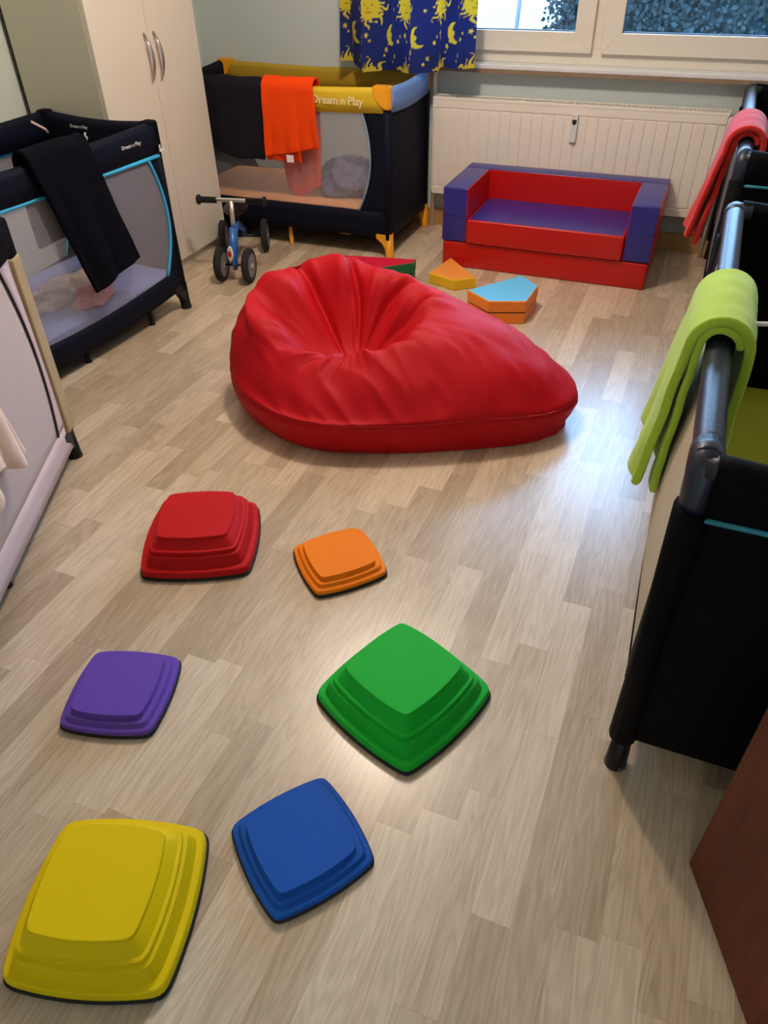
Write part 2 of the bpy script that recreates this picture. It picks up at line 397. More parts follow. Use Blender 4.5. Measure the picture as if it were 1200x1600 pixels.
box('rear_panel', -hw+.006, hw-.006, -.016, -.006, rz0, rz1-.02, M['radw'], t, bev=.002)
bm = bmesh.new()
for i in range(60):
    xa = -hw+.02+i*(2*hw-.04)/60; add_box(bm, xa, xa+.0025, D+.014, -.018, rz0+.03, rz1-.05)
from_bm('convector_fins', bm, M['radd'], t)
bm = bmesh.new()
add_box(bm, -hw, hw, D-.005, D+.010, rz1-.014, rz1, .002); add_box(bm, -hw, hw, -.014, -.006, rz1-.012, rz1, .001)
for i in range(110):
    xa = -hw+.01+i*(2*hw-.02)/110; add_box(bm, xa, xa+.006, D+.008, -.012, rz1-.006, rz1-.002)
from_bm('top_grille', bm, M['radw'], t)
for s in (-1, 1):
    box('side_cover', s*hw-.003, s*hw+.003, D+.0, -.006, rz0+.01, rz1, M['radw'], t, bev=.0015)
bm = bmesh.new(); add_box(bm, .66-.70+.045, .66-.70+.077, D-.022, D-.004, .52, .648, .005, 3); 
hcx = .005+.016
hca = from_bm('heat_meter', bm, M['sill'], t)
bm = bmesh.new()
pts = [(-.011, .012), (-.011, -.002), (-.006, -.010), (0, -.013), (.006, -.010), (.011, -.002), (.011, .012)]
fs = [bm.verts.new((hcx+x, D-.0225, .613+z)) for x, z in pts]; bm.faces.new(fs); 
r_ = bmesh.ops.extrude_face_region(bm, geom=bm.faces[:]); 
for v in [g_ for g_ in r_['geom'] if isinstance(g_, bmesh.types.BMVert)]: v.co.y += .002
from_bm('meter_window', bm, M['vblack'], hca)
bm = bmesh.new()
add_tube(bm, [(hw+.003, -.05, rz1-.045), (hw+.028, -.05, rz1-.045)], .012, 12)
add_tube(bm, [(hw+.018, -.05, rz1-.045), (hw+.018, -.05, rz1-.03), (hw+.018, -.12, rz1-.03)], .013, 12)
add_tube(bm, [(hw+.018, -.10, rz1-.03), (hw+.018, -.15, rz1-.03)], [.022, .02], 14)
add_tube(bm, [(hw+.022, -.05, rz1-.045), (hw+.022, -.05, .0)], .009, 10)
from_bm('valve', bm, M['sill'], t)

# ---------------------------------------------------------------- travel cots
def make_cot(name, loc, rz, L, W, H, label, c, net=None):
    """local x along the long side that faces the room (y=0), z up"""
    t = thing(name, (*loc, 0), rz, label, 'travel cot')
    zb = c.get('zb', .11); bh = c.get('bh', .105); rw = c.get('rw', .024)
    def ring(fx):  # rail sweep
        return fx
    # top rails
    def rail(p0, p1, m, nm='top_rail', style=c.get('style', 'band')):
        p0 = Vector(p0); p1 = Vector(p1); d_ = (p1-p0).normalized(); nrm = Vector((-d_.y, d_.x, 0))
        ns = 22; bm = bmesh.new(); rings = []
        for i in range(ns+1):
            u = i/ns; p = p0.lerp(p1, u); sag = .014*math.sin(PI*u)
            wr = 1+.05*noise.noise(Vector((u*14+p0.x*5, p0.y*3, 1.1)))
            prof = []
            ww = rw*wr
            for k in range(9):
                a = PI*k/8; prof.append((math.cos(a)*ww, -ww+math.sin(a)*ww))
            low = -bh
            if style == 'band':
                prof += [(-ww*.95, low*.55), (-ww*.75, low), (ww*.75, low), (ww*.95, low*.55)]
            else:
                prof += [(-ww*.8, -ww*1.75), (-ww*.35, -ww*2.1), (-ww*.3, low), (ww*.3, low), (ww*.35, -ww*2.1), (ww*.8, -ww*1.75)]
            rings.append([bm.verts.new(p+nrm*a_+Vector((0, 0, H-sag+b_))) for a_, b_ in prof])
        n_ = len(rings[0])
        for i in range(ns):
            for k in range(n_):
                f = bm.faces.new((rings[i][k], rings[i][(k+1) % n_], rings[i+1][(k+1) % n_], rings[i+1][k])); f.smooth = True
        bm.faces.new(rings[0]); bm.faces.new(rings[-1][::-1])
        return from_bm(nm, bm, m, t)
    e = .03
    es = 'band'
    rf = rail((e, rw*.6, 0), (L-e, rw*.6, 0), c['rail_front'])
    rb = rail((e, W-rw*.6, 0), (L-e, W-rw*.6, 0), c['rail_back'])
    rl = rail((rw*.6, e, 0), (rw*.6, W-e, 0), c['rail_left'], style='band')
    rr = rail((L-rw*.6, e, 0), (L-rw*.6, W-e, 0), c['rail_right'], style='band')
    # corner caps
    for i, (x, y) in enumerate(((0, 0), (L, 0), (L, W), (0, W))):
        sx = 1 if x == 0 else -1; sy = 1 if y == 0 else -1
        bm = bmesh.new()
        r0 = c.get('capr', .09)
        if c.get('cap_round'):
            # quarter-round plates on both outer faces, joined over the top
            def plate(ax):
                poly = [(0, 0)]
                for k in range(9):
                    a = PI/2*k/8; poly.append((math.cos(a)*r0*1.0, -math.sin(a)*r0*1.15))
                poly2 = [(p_[0], p_[1]) for p_ in poly]
                b2 = bmesh.new(); o1, o2 = -.014, .045
                A_ = []; B_ = []
                for (a_, b_) in poly2:
                    if ax == 0: A_.append(b2.verts.new((x+sx*a_-sx*.004, y+sy*o1, H+.006+b_))); B_.append(b2.verts.new((x+sx*a_-sx*.004, y+sy*o2, H+.006+b_)))
                    else: A_.append(b2.verts.new((x+sx*o1, y+sy*a_-sy*.004, H+.006+b_))); B_.append(b2.verts.new((x+sx*o2, y+sy*a_-sy*.004, H+.006+b_)))
                b2.faces.new(A_); b2.faces.new(B_[::-1]); q = len(A_)
                for k in range(q): b2.faces.new((A_[k], B_[k], B_[(k+1) % q], A_[(k+1) % q]))
                bmesh.ops.recalc_face_normals(b2, faces=b2.faces)
                bmesh.ops.bevel(b2, geom=b2.edges[:], offset=.004, segments=2, affect='EDGES')
                me = bpy.data.meshes.new('t'); b2.to_mesh(me); b2.free(); bm.from_mesh(me); bpy.data.meshes.remove(me)
            plate(0)
            bb = r0*.34
            add_box(bm, min(x-sx*.008, x+sx*.034), max(x-sx*.008, x+sx*.034), min(y-sy*.006, y+sy*bb), max(y-sy*.006, y+sy*bb), H-.095, H+.006, .012, 3)
        elif c.get('style') == 'tube':
            R_ = .026; zc = H-R_
            add_tube(bm, [(x+sx*.075, y+sy*.015, zc-.001), (x+sx*.05, y+sy*.015, zc), (x+sx*.028, y+sy*.015, zc-.003), (x+sx*.016, y+sy*.015, zc-.016), (x+sx*.015, y+sy*.015, zc-.05), (x+sx*.016, y+sy*.016, zc-.11)], [R_*1.0, R_*1.06, R_*1.08, R_*1.04, R_, R_*.85], 16)
            add_tube(bm, [(x+sx*.02, y+sy*.015, zc-.006), (x+sx*.02, y+sy*.06, zc-.002)], [R_, R_*.9], 14)
        else:
            q = .052
            add_box(bm, min(x-sx*.006, x+sx*q), max(x-sx*.006, x+sx*q), min(y-sy*.006, y+sy*q), max(y-sy*.006, y+sy*q), H-.115, H+.005, .016, 3)
        cm = c['cap']
        o = from_bm('corner_cap', bm, cm, t)
    # fabric corner posts
    for i, (x, y) in enumerate(((0, 0), (L, 0), (L, W), (0, W))):
        sx = 1 if x == 0 else -1; sy = 1 if y == 0 else -1
        pr_ = c.get('post_r', 1)
        pm = c['post'][i] if isinstance(c['post'], (list, tuple)) else c['post']
        tube('corner_post', [(x+sx*.016, y+sy*.016, c.get('ft', zb-.01)), (x+sx*.015, y+sy*.015, .4), (x+sx*.016, y+sy*.016, H-.1)], [.019*pr_, .017*pr_, .021*pr_], pm, t, n=12)
    # feet
    for i, (x, y) in enumerate(((0, 0), (L, 0), (L, W), (0, W))):
        sx = 1 if x == 0 else -1; sy = 1 if y == 0 else -1
        bm = bmesh.new(); ft = c.get('ft', zb+.02)
        prof = [(-.010, 0), (.030, 0), (.033, .006), (.030, .012), (.034, .045), (.052, .075), (.085, .098), (.085, ft), (-.004, ft), (-.004, .012), (-.013, .006)]
        A_ = [bm.verts.new((x+sx*a_, y+sy*.002, b_)) for a_, b_ in prof]; B_ = [bm.verts.new((x+sx*a_, y+sy*.036, b_)) for a_, b_ in prof]
        bm.faces.new(A_); bm.faces.new(B_[::-1]); q = len(A_)
        for k in range(q): bm.faces.new((A_[k], B_[k], B_[(k+1) % q], A_[(k+1) % q]))
        bmesh.ops.recalc_face_normals(bm, faces=bm.faces)
        bmesh.ops.bevel(bm, geom=bm.edges[:], offset=.003, segments=2, affect='EDGES')
        add_tube(bm, [(x+sx*.012, y+sy*.018, 0), (x+sx*.012, y+sy*.018, .01), (x+sx*.012, y+sy*.018, ft)], [.025, .023, .018], 14)
        from_bm('foot', bm, c['foot'], t)
    for xm in c.get('mid', ()):
        bm = bmesh.new(); add_tube(bm, [(xm, .04, 0), (xm, .04, .008), (xm, .04, zb+.03)], [.015, .012, .010], 12)
        add_box(bm, xm-.045, xm+.045, .035, .065, zb-.012, zb+.01, .004)
        from_bm('middle_foot', bm, c['foot'], t)
    # side panels with net window
    zt = c.get('zt', H-bh+.0); zn = c.get('zn', .24)
    bulge = c.get('bulge', 0); amin, ktop, kbot, smid = c.get('hole', (.09, .2, .2, .5)); sagz = c.get('sag', 0)
    Zt = H-bh*.9
    def hole(z):
        s = (z-zn)/(zt-zn); s = max(0, min(1, s))
        a = amin+(ktop if s > smid else kbot)*(s-smid)**2
        return a, L-a
    def bl(x, z):
        return -bulge*math.sin(PI*max(0, min(1, x/L)))**.6*math.sin(PI*max(0, min(1, (z-.08)/(.70-.08))))
    for side, nm in ((0, 'side_panel'), (1, 'side_panel')):
        Y = .006 if side == 0 else W-.006; sg = 1 if side == 0 else -1
        pm = c['panel'] if side == 0 else c.get('panel_back', c['panel'])
        bm = bmesh.new(); nz = 26
        def dz(x, z): return z-sagz*math.sin(PI*max(0, min(1, x/L)))*max(0, min(1, (.68-z)/.5))
        def P(x, z): return (x, Y+sg*bl(x, z), dz(x, z))
        def strip(cells):
            for q in cells: bm.faces.new([bm.verts.new(P(*v)) for v in q])
        zs = [zn+(zt-zn)*k/nz for k in range(nz+1)]
        nx = 24
        for k in range(nz):
            a0, c0 = hole(zs[k]); a1, c1 = hole(zs[k+1])
            m3 = 3
            for j in range(m3):
                strip([[(.02+(a0-.02)*j/m3, zs[k]), (.02+(a0-.02)*(j+1)/m3, zs[k]), (.02+(a1-.02)*(j+1)/m3, zs[k+1]), (.02+(a1-.02)*j/m3, zs[k+1])]])
                strip([[(c0+(L-.02-c0)*j/m3, zs[k]), (c0+(L-.02-c0)*(j+1)/m3, zs[k]), (c1+(L-.02-c1)*(j+1)/m3, zs[k+1]), (c1+(L-.02-c1)*j/m3, zs[k+1])]])
        for (za, zb_) in ((zb, zn), (zt, Zt)):
            if zb_ <= za: continue
            for k in range(3):
                z0_, z1_ = za+(zb_-za)*k/3, za+(zb_-za)*(k+1)/3
                for j in range(nx):
                    xa, xb = .02+(L-.04)*j/nx, .02+(L-.04)*(j+1)/nx
                    strip([[(xa, z0_), (xb, z0_), (xb, z1_), (xa, z1_)]])
        bmesh.ops.remove_doubles(bm, verts=bm.verts, dist=.0005)
        o = from_bm(nm, bm, pm, t, True)
        s_ = o.modifiers.new('s', 'SOLIDIFY'); s_.thickness = .006; s_.offset = 0
        # net
        def fnet(u, v):
            z = zn-.005+(zt-zn+.01)*v; a, b = hole(z); x = a-.004+(b-a+.008)*u
            return (x, Y+sg*bl(x, z)+sg*.001, dz(x, z))
        grid('mesh_window', 30, 16, fnet, c['net'], o, .0009)
        pipe = c.get('pipe')
        if pipe:
            r_p = c.get('pipe_r', .0045)
            for e_ in (0, 1):
                pts = [(hole(z)[e_], Y-sg*.003+sg*bl(hole(z)[e_], z), dz(hole(z)[e_], z)) for z in zs]
                tube('piping', pts, r_p, pipe, o, n=8)
            if c.get('pipe_top'):
                tube('piping', [(.02+(L-.04)*k/12, Y-sg*.003+sg*bl((.02+(L-.04)*k/12), zt), zt) for k in range(13)], r_p*1.3, pipe, o, n=8)
    for side in (0, 1):
        X = .006 if side == 0 else L-.006
        pm = c['end'][side]
        def fe(u, v):
            y = .018+(W-.036)*u; z = zb+(Zt-zb)*v
            return (X+(-1 if side == 0 else 1)*.006*math.sin(PI*u)*math.sin(PI*v), y, z)
        o = grid('end_panel', 14, 14, fe, pm, t, .006)
        if c.get('end_pipe'):
            xs = -.004 if side == 0 else L+.004
            tube('piping', [(xs+(-1 if side == 0 else 1)*.003*math.sin(PI*k/10), .02+(W-.04)*k/10, Zt-.01) for k in range(11)], .005, c['end_pipe'], o, n=8)
    # base board + mattress
    box('base_board', .025, L-.025, .025, W-.025, zb+.0, zb+.02, M['black'], t)
    mz = c.get('mz', .20)
    def fm(u, v):
        x = .03+(L-.06)*u; y = .03+(W-.06)*v
        e_ = min(min(u, 1-u)*L, min(v, 1-v)*W)
        return (x, y, mz-.02*(1-min(1, e_/.03))**2+.006*noise.noise(Vector((x*6, y*6, L))))
    bm = bmesh.new(); add_box(bm, .03, L-.03, .03, W-.03, zb+.021, mz-.018, .008, 2)
    nu, nv = 44, 22; vs = [[bm.verts.new(fm(i/nu, j/nv)) for i in range(nu+1)] for j in range(nv+1)]
    for j in range(nv):
        for i in range(nu):
            f = bm.faces.new((vs[j][i], vs[j][i+1], vs[j+1][i+1], vs[j+1][i])); f.smooth = True
    from_bm('mattress', bm, c['mat'], t)
    return t

n_ = M
CY = make_cot('travel_cot', (-2.74, 3.665), 0, 1.275, .59, .805,
  'navy travel cot with bright yellow top rail and amber feet beside the radiator',
  dict(rail_front=n_['yellow_fab'], rail_back=n_['mustard'], rail_left=n_['navy'], rail_right=n_['lblue'], cap=n_['amber'], cap_round=True,
       post=n_['navy'], foot=n_['amber'], panel=n_['navy'], panel_back=n_['navy'], end=(n_['navy'], n_['navy']), net=n_['net_grey'], pipe=n_['greyblue'], pipe_r=.005,
       mat=n_['mat_peach'], zn=.235, zt=.705, mz=.25, mid=(.66,), bh=.108, hole=(.105, .21, .235, .55), zb=.105, capr=.085))
CN = make_cot('travel_cot', (-2.24, 1.52), R(85), 1.25, .63, .80,
  'black and navy travel cot with a cyan-edged mesh side in front of the wardrobe', 
  dict(rail_front=n_['navy'], rail_back=n_['navy'], rail_left=n_['navy'], rail_right=n_['navy'], cap=n_['black'],
       post=n_['navy'], foot=n_['bplastic'], panel=n_['navy'], end=(n_['navy'], n_['navy']), net=n_['net_navy'], pipe=n_['cyan'], pipe_top=True, pipe_r=.0065,
       mat=n_['mat_blue'], zn=.20, zt=.672, mz=.19, mid=(.62, 1.02), bh=.11, hole=(.033, .22, .30, .5), sag=.045, zb=.105))
CW = make_cot('travel_cot', (-1.26, .45), R(115.5), 1.25, .63, .80,
  'cream and tan travel cot with pale mesh side at the left edge', 
  dict(rail_front=n_['black'], rail_back=n_['black'], rail_left=n_['black'], rail_right=n_['black'], cap=n_['black'],
       post=n_['tan'], foot=n_['bplastic'], panel=n_['cream_fab'], end=(n_['tan'], n_['tan']), net=n_['net_white'], pipe=n_['darkpipe'], pipe_r=.0038,
       mat=n_['mat_pink'], zn=.15, zt=.72, mz=.21, mid=(.60,), bh=.09, hole=(.095, .16, .16, .45), zb=.055, ft=.125, bulge=.012))
dark = dict(rail_front=n_['rail_dark'], rail_back=n_['rail_dark'], rail_left=n_['black'], rail_right=n_['black'], cap=n_['rail_dark'],
       post=n_['black'], foot=n_['bplastic'], panel=n_['black'], end=(n_['black'], n_['black']), net=n_['net_tan'], pipe=n_['darkpipe'], end_pipe=n_['teal'], pipe_r=.004,
       mat=n_['mat_green'], zn=.20, zt=.70, mz=.28, bh=.11, hole=(.05, .12, .12, .5), zb=.105, bulge=.036, post_r=1.5, style='tube', rw=.025)
CA = make_cot('travel_cot', (.085, 2.37), R(-90), 1.355, .66, .81,
  'black travel cot with a plain black end panel nearest the open door', dark)
d2 = dict(dark); d2['mat'] = n_['mat_dark']; d2['bulge'] = .008; d2['net'] = n_['net_navy']
CB = make_cot('travel_cot', (.095, 4.235), R(-90), 1.31, .66, .81,
  'black travel cot in the right corner under the window with coral blanket over it', d2)
box('corner_strip', 1.25-.058, 1.25+.004, -.010, .02, .12, .70, n_['tan'], CW, bev=.006)
box('underside_clip', .97, 1.03, .03, .06, .090, .106, n_['amber'], CY, bev=.003)
# prints on the cots
text_mesh('print', 'Dream n Play', .050, M['text_cream'], CY, (1.010, -.0125, .742), (R(90), 0, 0), bold=.0008, squeeze=1.0)
text_mesh('print', 'Dream n Play', .020, M['text_white'], CN, (1.07, -.013, .745), (R(90), 0, 0), bold=.0003)
text_mesh('print', 'Dream n Play', .018, M['text_white'], CN, (1.2075, .40, .755), (R(90), 0, R(-90)), bold=.0003)
bm = bmesh.new(); add_tube(bm, [(1.208, .37, .735), (1.204, .372, .725), (1.208, .366, .715), (1.206, .37, .705)], .004, 8)
from_bm('toggle', bm, M['label'], CN)
bm = bmesh.new(); add_tube(bm, [(1.13, .592, .775), (1.19, .590, .735), (1.205, .589, .715)], .006, 8)
from_bm('strap', bm, M['cream_fab'], CN)
bm = bmesh.new(); add_box(bm, 1.228, 1.252, -.012, -.008, .688, .698, .001); add_box(bm, 1.228, 1.236, -.012, -.008, .698, .715, .001)
from_bm('care_tag', bm, M['label'], CN)

# ---------------------------------------------------------------- cloths draped over rails
def drape(name, cot, u0, u1, zt, out, inn, m, label, cat, thick=.012, flare=0, wav=.012, nf=3, shift=0, spread=0, spin=None, rr=.036, yc=.014, group=None, seed=0, folds=None):
    """hangs over the room-side rail of a cot; out(u)/inn(u) = hanging lengths"""
    nu, nv = 40, 64
    cx_ = (u0+u1)/2; w2 = (u1-u0)/2
    def f(u, v):
        s = 2*u-1
        lo = out(u) if callable(out) else out; li = inn(u) if callable(inn) else inn
        arc = PI*rr; tot = lo+li+arc; q = v*tot
        if q < li: o_ = rr; z = zt-rr-(li-q); dd = (li-q); sgn = -1
        elif q < li+arc: a = (q-li)/rr; o_ = rr*math.cos(a); z = zt-rr+rr*math.sin(a); dd = 0; sgn = 0
        else: o_ = -rr; dd = q-li-arc; z = zt-rr-dd; sgn = 1
        g = dd/.5
        wv = wav*math.sin(s*PI*nf+seed+1.2*g)*min(1, g*1.5)
        o2 = o_
        if sgn == 1: o2 = -rr-flare*g**1.1-abs(wv)*1.0-wv*.4
        elif sgn == -1: o2 = rr+wv*.5+.01*g
        x = cx_+s*w2*(1+(spread if sgn == 1 else (spread*.3 if spin is None else spin))*g)+shift*g*(1 if sgn == 1 else 0)
        x += .006*noise.noise(Vector((u*3, v*6, seed)))
        o2 += .004*noise.noise(Vector((u*5, v*9, seed+4)))
        dz = .006*noise.noise(Vector((u*4, 0, seed+9)))
        return (x, yc+o2, z+dz)
    vs_par = []
    o = grid(name, nu, nv, f, m, None, thick, True, -1 if False else 0)
    s = o.modifiers.new('b', 'SUBSURF'); s.levels = 1; s.render_levels = 1
    o.matrix_world = Matrix.Translation(cot.location) @ Matrix.Rotation(cot.rotation_euler.z, 4, 'Z')
    return tag(o, label, cat, group)
def round_corner(base, u_c, r_u, rise):
    return lambda u: base-rise*(1-math.sqrt(max(0, 1-((u_c-u)/u_c)**2)) if u < u_c else 0)
bt = drape('towel', CY, .225, .606, .817, lambda u: .335-.16*(1-math.sqrt(max(0, 1-((.55-u)/.55)**2)) if u < .55 else 0), .20, M['towel_char'],
  'charcoal towel hanging over the yellow cot rail left of the orange towel', 'towel', thick=.010, wav=.006, nf=1.5, shift=-.03, rr=.035)
ot = drape('towel', CY, .608, .890, .826, lambda u: .315-.06*u, lambda u: .53-.10*abs(u-.4), M['towel_orange'],
  'bright orange terry towel hanging over the yellow cot rail', 'towel', thick=.012, wav=.014, nf=2, shift=.02, spread=.22, spin=-.30, rr=.044, seed=1)
# lower folded end of the orange towel, seen beneath its hem, and its tag
ot2 = grid('folded_end', 24, 10, lambda u, v: (.60+.20*u, -.028+.006*math.sin(u*17)+.006*v, .515-.062*v-.006*math.sin(u*21)), M['towel_orange'], ot, .010)
bm = bmesh.new(); add_box(bm, .725, .765, -.048, -.045, .452, .487, .001); from_bm('care_tag', bm, M['label'], ot)
nt_ = drape('towel', CN, .56, .845, .828, lambda u: .50-.055*u, .30, M['towel_black'],
  'long black towel hanging over the side of the black and navy cot', 'towel', thick=.016, wav=.012, nf=1.2, shift=.12, rr=.038, seed=2, spread=0, flare=.02)
pt = drape('blanket', CW, .36, .70, .835, lambda u: .455+.03*math.sin(u*9), .15, M['towel_peach'],
  'peach fleece blanket hanging over the cream cot at the left edge', 'blanket', thick=.014, wav=.02, nf=2, rr=.040, shift=.09, seed=3, flare=.02)
gt = drape('blanket', CA, .655, .925, .840, lambda u: .335+.02*u, .40, M['towel_green'],
  'lime green fleece blanket folded over the rail of the nearest black cot', 'blanket', thick=.020, wav=.014, nf=1.3, rr=.055, seed=5.2, flare=.050)
gf = drape('inner_fold', CA, .70, .925, .823, lambda u: .335+.03*u, .001, M['towel_green'], None, None, thick=.016, wav=.010, nf=1, rr=.036, seed=2.2, flare=.020)
ct = drape('blanket', CB, .845, 1.14, .845, lambda u: .33, .28, M['towel_coral'],
  'coral red fleece blanket hanging over the corner cot beside the radiator', 'blanket', thick=.02, wav=.02, nf=1.3, rr=.060, seed=.7, flare=.085)
cf = drape('inner_fold', CB, .86, 1.13, .823, lambda u: .36, .001, M['towel_coral'], None, None, thick=.02, wav=.014, nf=1, rr=.038, seed=1.2, flare=.065)
for ch, pa in ((gf, gt), (cf, ct)):
    mw_ = ch.matrix_world.copy(); ch.parent = pa; ch.matrix_parent_inverse = pa.matrix_world.inverted(); ch.matrix_world = mw_

# crumpled cloths in the cots
def lump(name, cot, x, y, z, ax, ay, az, m, label, cat, seed=0, rough=.35, rz=0, freq=3.0):
    bm = bmesh.new(); bmesh.ops.create_icosphere(bm, subdivisions=5, radius=1)
    for v in bm.verts:
        p_ = v.co.copy(); k = 1+rough*noise.fractal(p_*freq*.6+Vector((seed, seed, 0)), 1, 2, 4)+.12*abs(noise.noise(p_*freq*1.6+Vector((seed, 3, 1))))
        q = p_*k; q = Vector((q.x*ax, q.y*ay, max(0, q.z+.15)*az)); v.co = Matrix.Rotation(rz, 3, 'Z') @ q
    o = from_bm(name, bm, m, None, True)
    o.matrix_world = Matrix.Translation(cot.location) @ Matrix.Rotation(cot.rotation_euler.z, 4, 'Z') @ Matrix.Translation((x, y, z))
    return tag(o, label, cat)
lump('baby_cloth', CN, .80, .245, .193, .17, .085, .07, M['cloth_cream'], 'crumpled cream cloth lying on the blue cot mattress', 'cloth', 2, .5)
lump('baby_cloth', CN, .79, .10, .193, .10, .05, .05, M['cloth_pink'], 'crumpled rose pink cloth tucked against the cream cloth', 'cloth', 6, .45)
def quilt_mat():
    m = M['bag']; return m
lump('sleeping_bag', CY, .985, .25, .256, .20, .14, .15, M['bag'], 'grey violet patterned sleeping bag heaped in the yellow railed cot', 'sleeping bag', 9, .55, freq=2.2)

# cable across the near black cot
pts = []
P0, P1 = Vector((.150, 1.515, .815)), Vector((.745, 2.10, .822))
for k in range(17):
    u = k/16; p_ = P0.lerp(P1, u); pts.append((p_.x, p_.y, p_.z-.06*math.sin(PI*u)))
pts += [(.79, 2.12, .80), (.82, 2.14, .6), (.825, 2.14, .0)]
tag(tube('cable', pts, .005, M['cable'], n=8), 'white cable crossing the black cot behind the lime blanket', 'cable')

# ---------------------------------------------------------------- bean bag
def build_bean():
    cx_, cy_ = -1.03, 2.20
    deg = lambda a: a % 360
    # tables keyed by azimuth (deg) from the hollow's centre
    Rt = [(0, .74), (5, .80), (10, .83), (15, .825), (22, .78), (30, .71), (40, .62), (60, .50), (90, .42), (120, .44), (150, .48), (180, .505), (200, .455), (231, .385), (261, .365), (285, .355), (300, .36), (320, .40), (340, .49), (350, .58), (357, .68), (360, .74)]
    rc = [(0, .26), (30, .30), (60, .29), (85, .27), (100, .29), (120, .34), (150, .375), (180, .39), (200, .33), (225, .25), (240, .19), (270, .14), (300, .15), (330, .20), (360, .26)]
    hc = [(0, .36), (30, .385), (60, .40), (85, .405), (100, .42), (120, .438), (150, .42), (180, .38), (205, .34), (225, .30), (240, .275), (270, .26), (300, .28), (330, .32), (360, .36)]
    def pt(tab, a):
        # smooth periodic interpolation
        s = 0; w = 0
        for k in range(-3, 4):
            ww = math.exp(-(k/2.0)**2); s += ww*interp(tab, (a+k*5) % 360); w += ww
        return s/w
    na, ns = 360, 100
    FOLDS = [(20, 9, .030), (42, 5, -.030), (58, 8, .022), (74, 4, -.034), (92, 8, .022), (108, 4, -.026), (124, 7, .020), (141, 4, -.032), (158, 8, .028), (180, 6, -.022), (204, 9, .022), (226, 5, -.020), (250, 5, .020), (262, 3, -.022), (275, 4, .022), (288, 3, -.020), (303, 6, .018), (330, 6, -.018), (350, 7, -.015)]
    verts = []; faces = []
    def prof(a):
        Rr, r0, h0 = pt(Rt, a), pt(rc, a), pt(hc, a)
        zd = .17
        tip = sm(.55, .8, Rr)
        p = [(0.0, zd), (r0*.30, zd+.02), (r0*.62, zd+(h0-zd)*.52), (r0*.86, zd+(h0-zd)*.90), (r0*1.06, h0+.004), 
             (r0+(Rr-r0)*(.30+.08*tip), h0*(.93-.03*tip)), (r0+(Rr-r0)*(.62+.06*tip), h0*(.76-.06*tip)), (r0+(Rr-r0)*(.88+.04*tip), h0*(.55-.12*tip)), (Rr, .135-.02*tip), (Rr-.005, .075), (Rr-.03, .02), (Rr-.06, .001), (Rr*.5, .001), (0, .001)]
        return p
    def cr(p, t):
        n = len(p)-1; x = t*n; i = min(int(x), n-1); f = x-i
        P = [p[max(0, i-1)], p[i], p[i+1], p[min(n, i+2)]]
        r_ = []
        for c_ in (0, 1):
            a_, b_, c2, d_ = (q[c_] for q in P)
            r_.append(.5*((2*b_)+(-a_+c2)*f+(2*a_-5*b_+4*c2-d_)*f*f+(-a_+3*b_-3*c2+d_)*f**3))
        return r_
    for i in range(na):
        a = 360*i/na; ar = R(a); p = prof(a)
        for j in range(ns+1):
            t = j/ns; r_, z = cr(p, t); r_ = max(0, r_); z = max(.001, z)
            # gathered folds running into the hollow
            k = t*13
            env = math.exp(-((k-2.9)/1.6)**2)
            fold = 0
            for (fa_, fw, fh) in FOLDS:
                dd_ = ((a-fa_-6*(k-2.5)*math.sin(fa_)+180) % 360)-180
                fold += fh*math.exp(-(dd_/fw)**2)
            fold2 = noise.noise(Vector((math.cos(ar)*3, math.sin(ar)*3, k*.30)))
            fold3 = noise.noise(Vector((math.cos(ar)*11, math.sin(ar)*11, k*.4+5)))
            d_ = env*(fold+.020*fold2+.006*fold3)
            # long soft creases and pucker on the outside
            env2 = math.exp(-((k-6.2)/1.9)**2)
            X, Yy = r_*math.cos(ar), r_*math.sin(ar)
            d_ += env2*(.015*noise.noise(Vector((X*7+3, Yy*7, z*5)))+.008*(1-abs(noise.noise(Vector((X*9+Yy*14, Yy*5, z*7))))*2.4))
            # pucker just above the seam
            d_ += .0012*math.exp(-((k-7.9)/.5)**2)*math.sin(a*1.9+3*noise.noise(Vector((a*.05, 0, 0))))
            d_ *= min(1, k/1.0)
            # displacement direction roughly normal
            r2, z2 = cr(p, min(1, t+.004)); r1, z1 = cr(p, max(0, t-.004))
            tx, tz = r2-r1, z2-z1; l_ = math.hypot(tx, tz) or 1
            nr, nz = -tz/l_, tx/l_
            if k > 9: d_ *= 0
            r_ += nr*d_; z += nz*d_
            # seam pinch
            r_ -= .010*math.exp(-((k-8.0)/.09)**2)
            verts.append((r_*math.cos(ar), r_*math.sin(ar), max(.001, z)))
    for i in range(na):
        for j in range(ns):
            a_ = i*(ns+1)+j; b_ = ((i+1) % na)*(ns+1)+j
            faces.append((a_, b_, b_+1, a_+1))
    t = thing('bean_bag', (cx_, cy_, 0), 0, 'large red drop-shaped bean bag on the laminate floor', 'bean bag')
    o = make('cover', verts, faces, M['bean'], t, True)
    bm = bmesh.new(); bm.from_mesh(o.data); bmesh.ops.remove_doubles(bm, verts=bm.verts, dist=.0004); bmesh.ops.recalc_face_normals(bm, faces=bm.faces); bm.to_mesh(o.data); bm.free()
    # seam cord
    pts = []
    for i in range(181):
        a = 2*i; p = prof(a); r_, z = cr(p, 8/13)
        pts.append(((r_-.006)*math.cos(R(a)), (r_-.006)*math.sin(R(a)), z))
    tube('seam', pts, .0035, M['beans'], t, n=6)
build_bean()

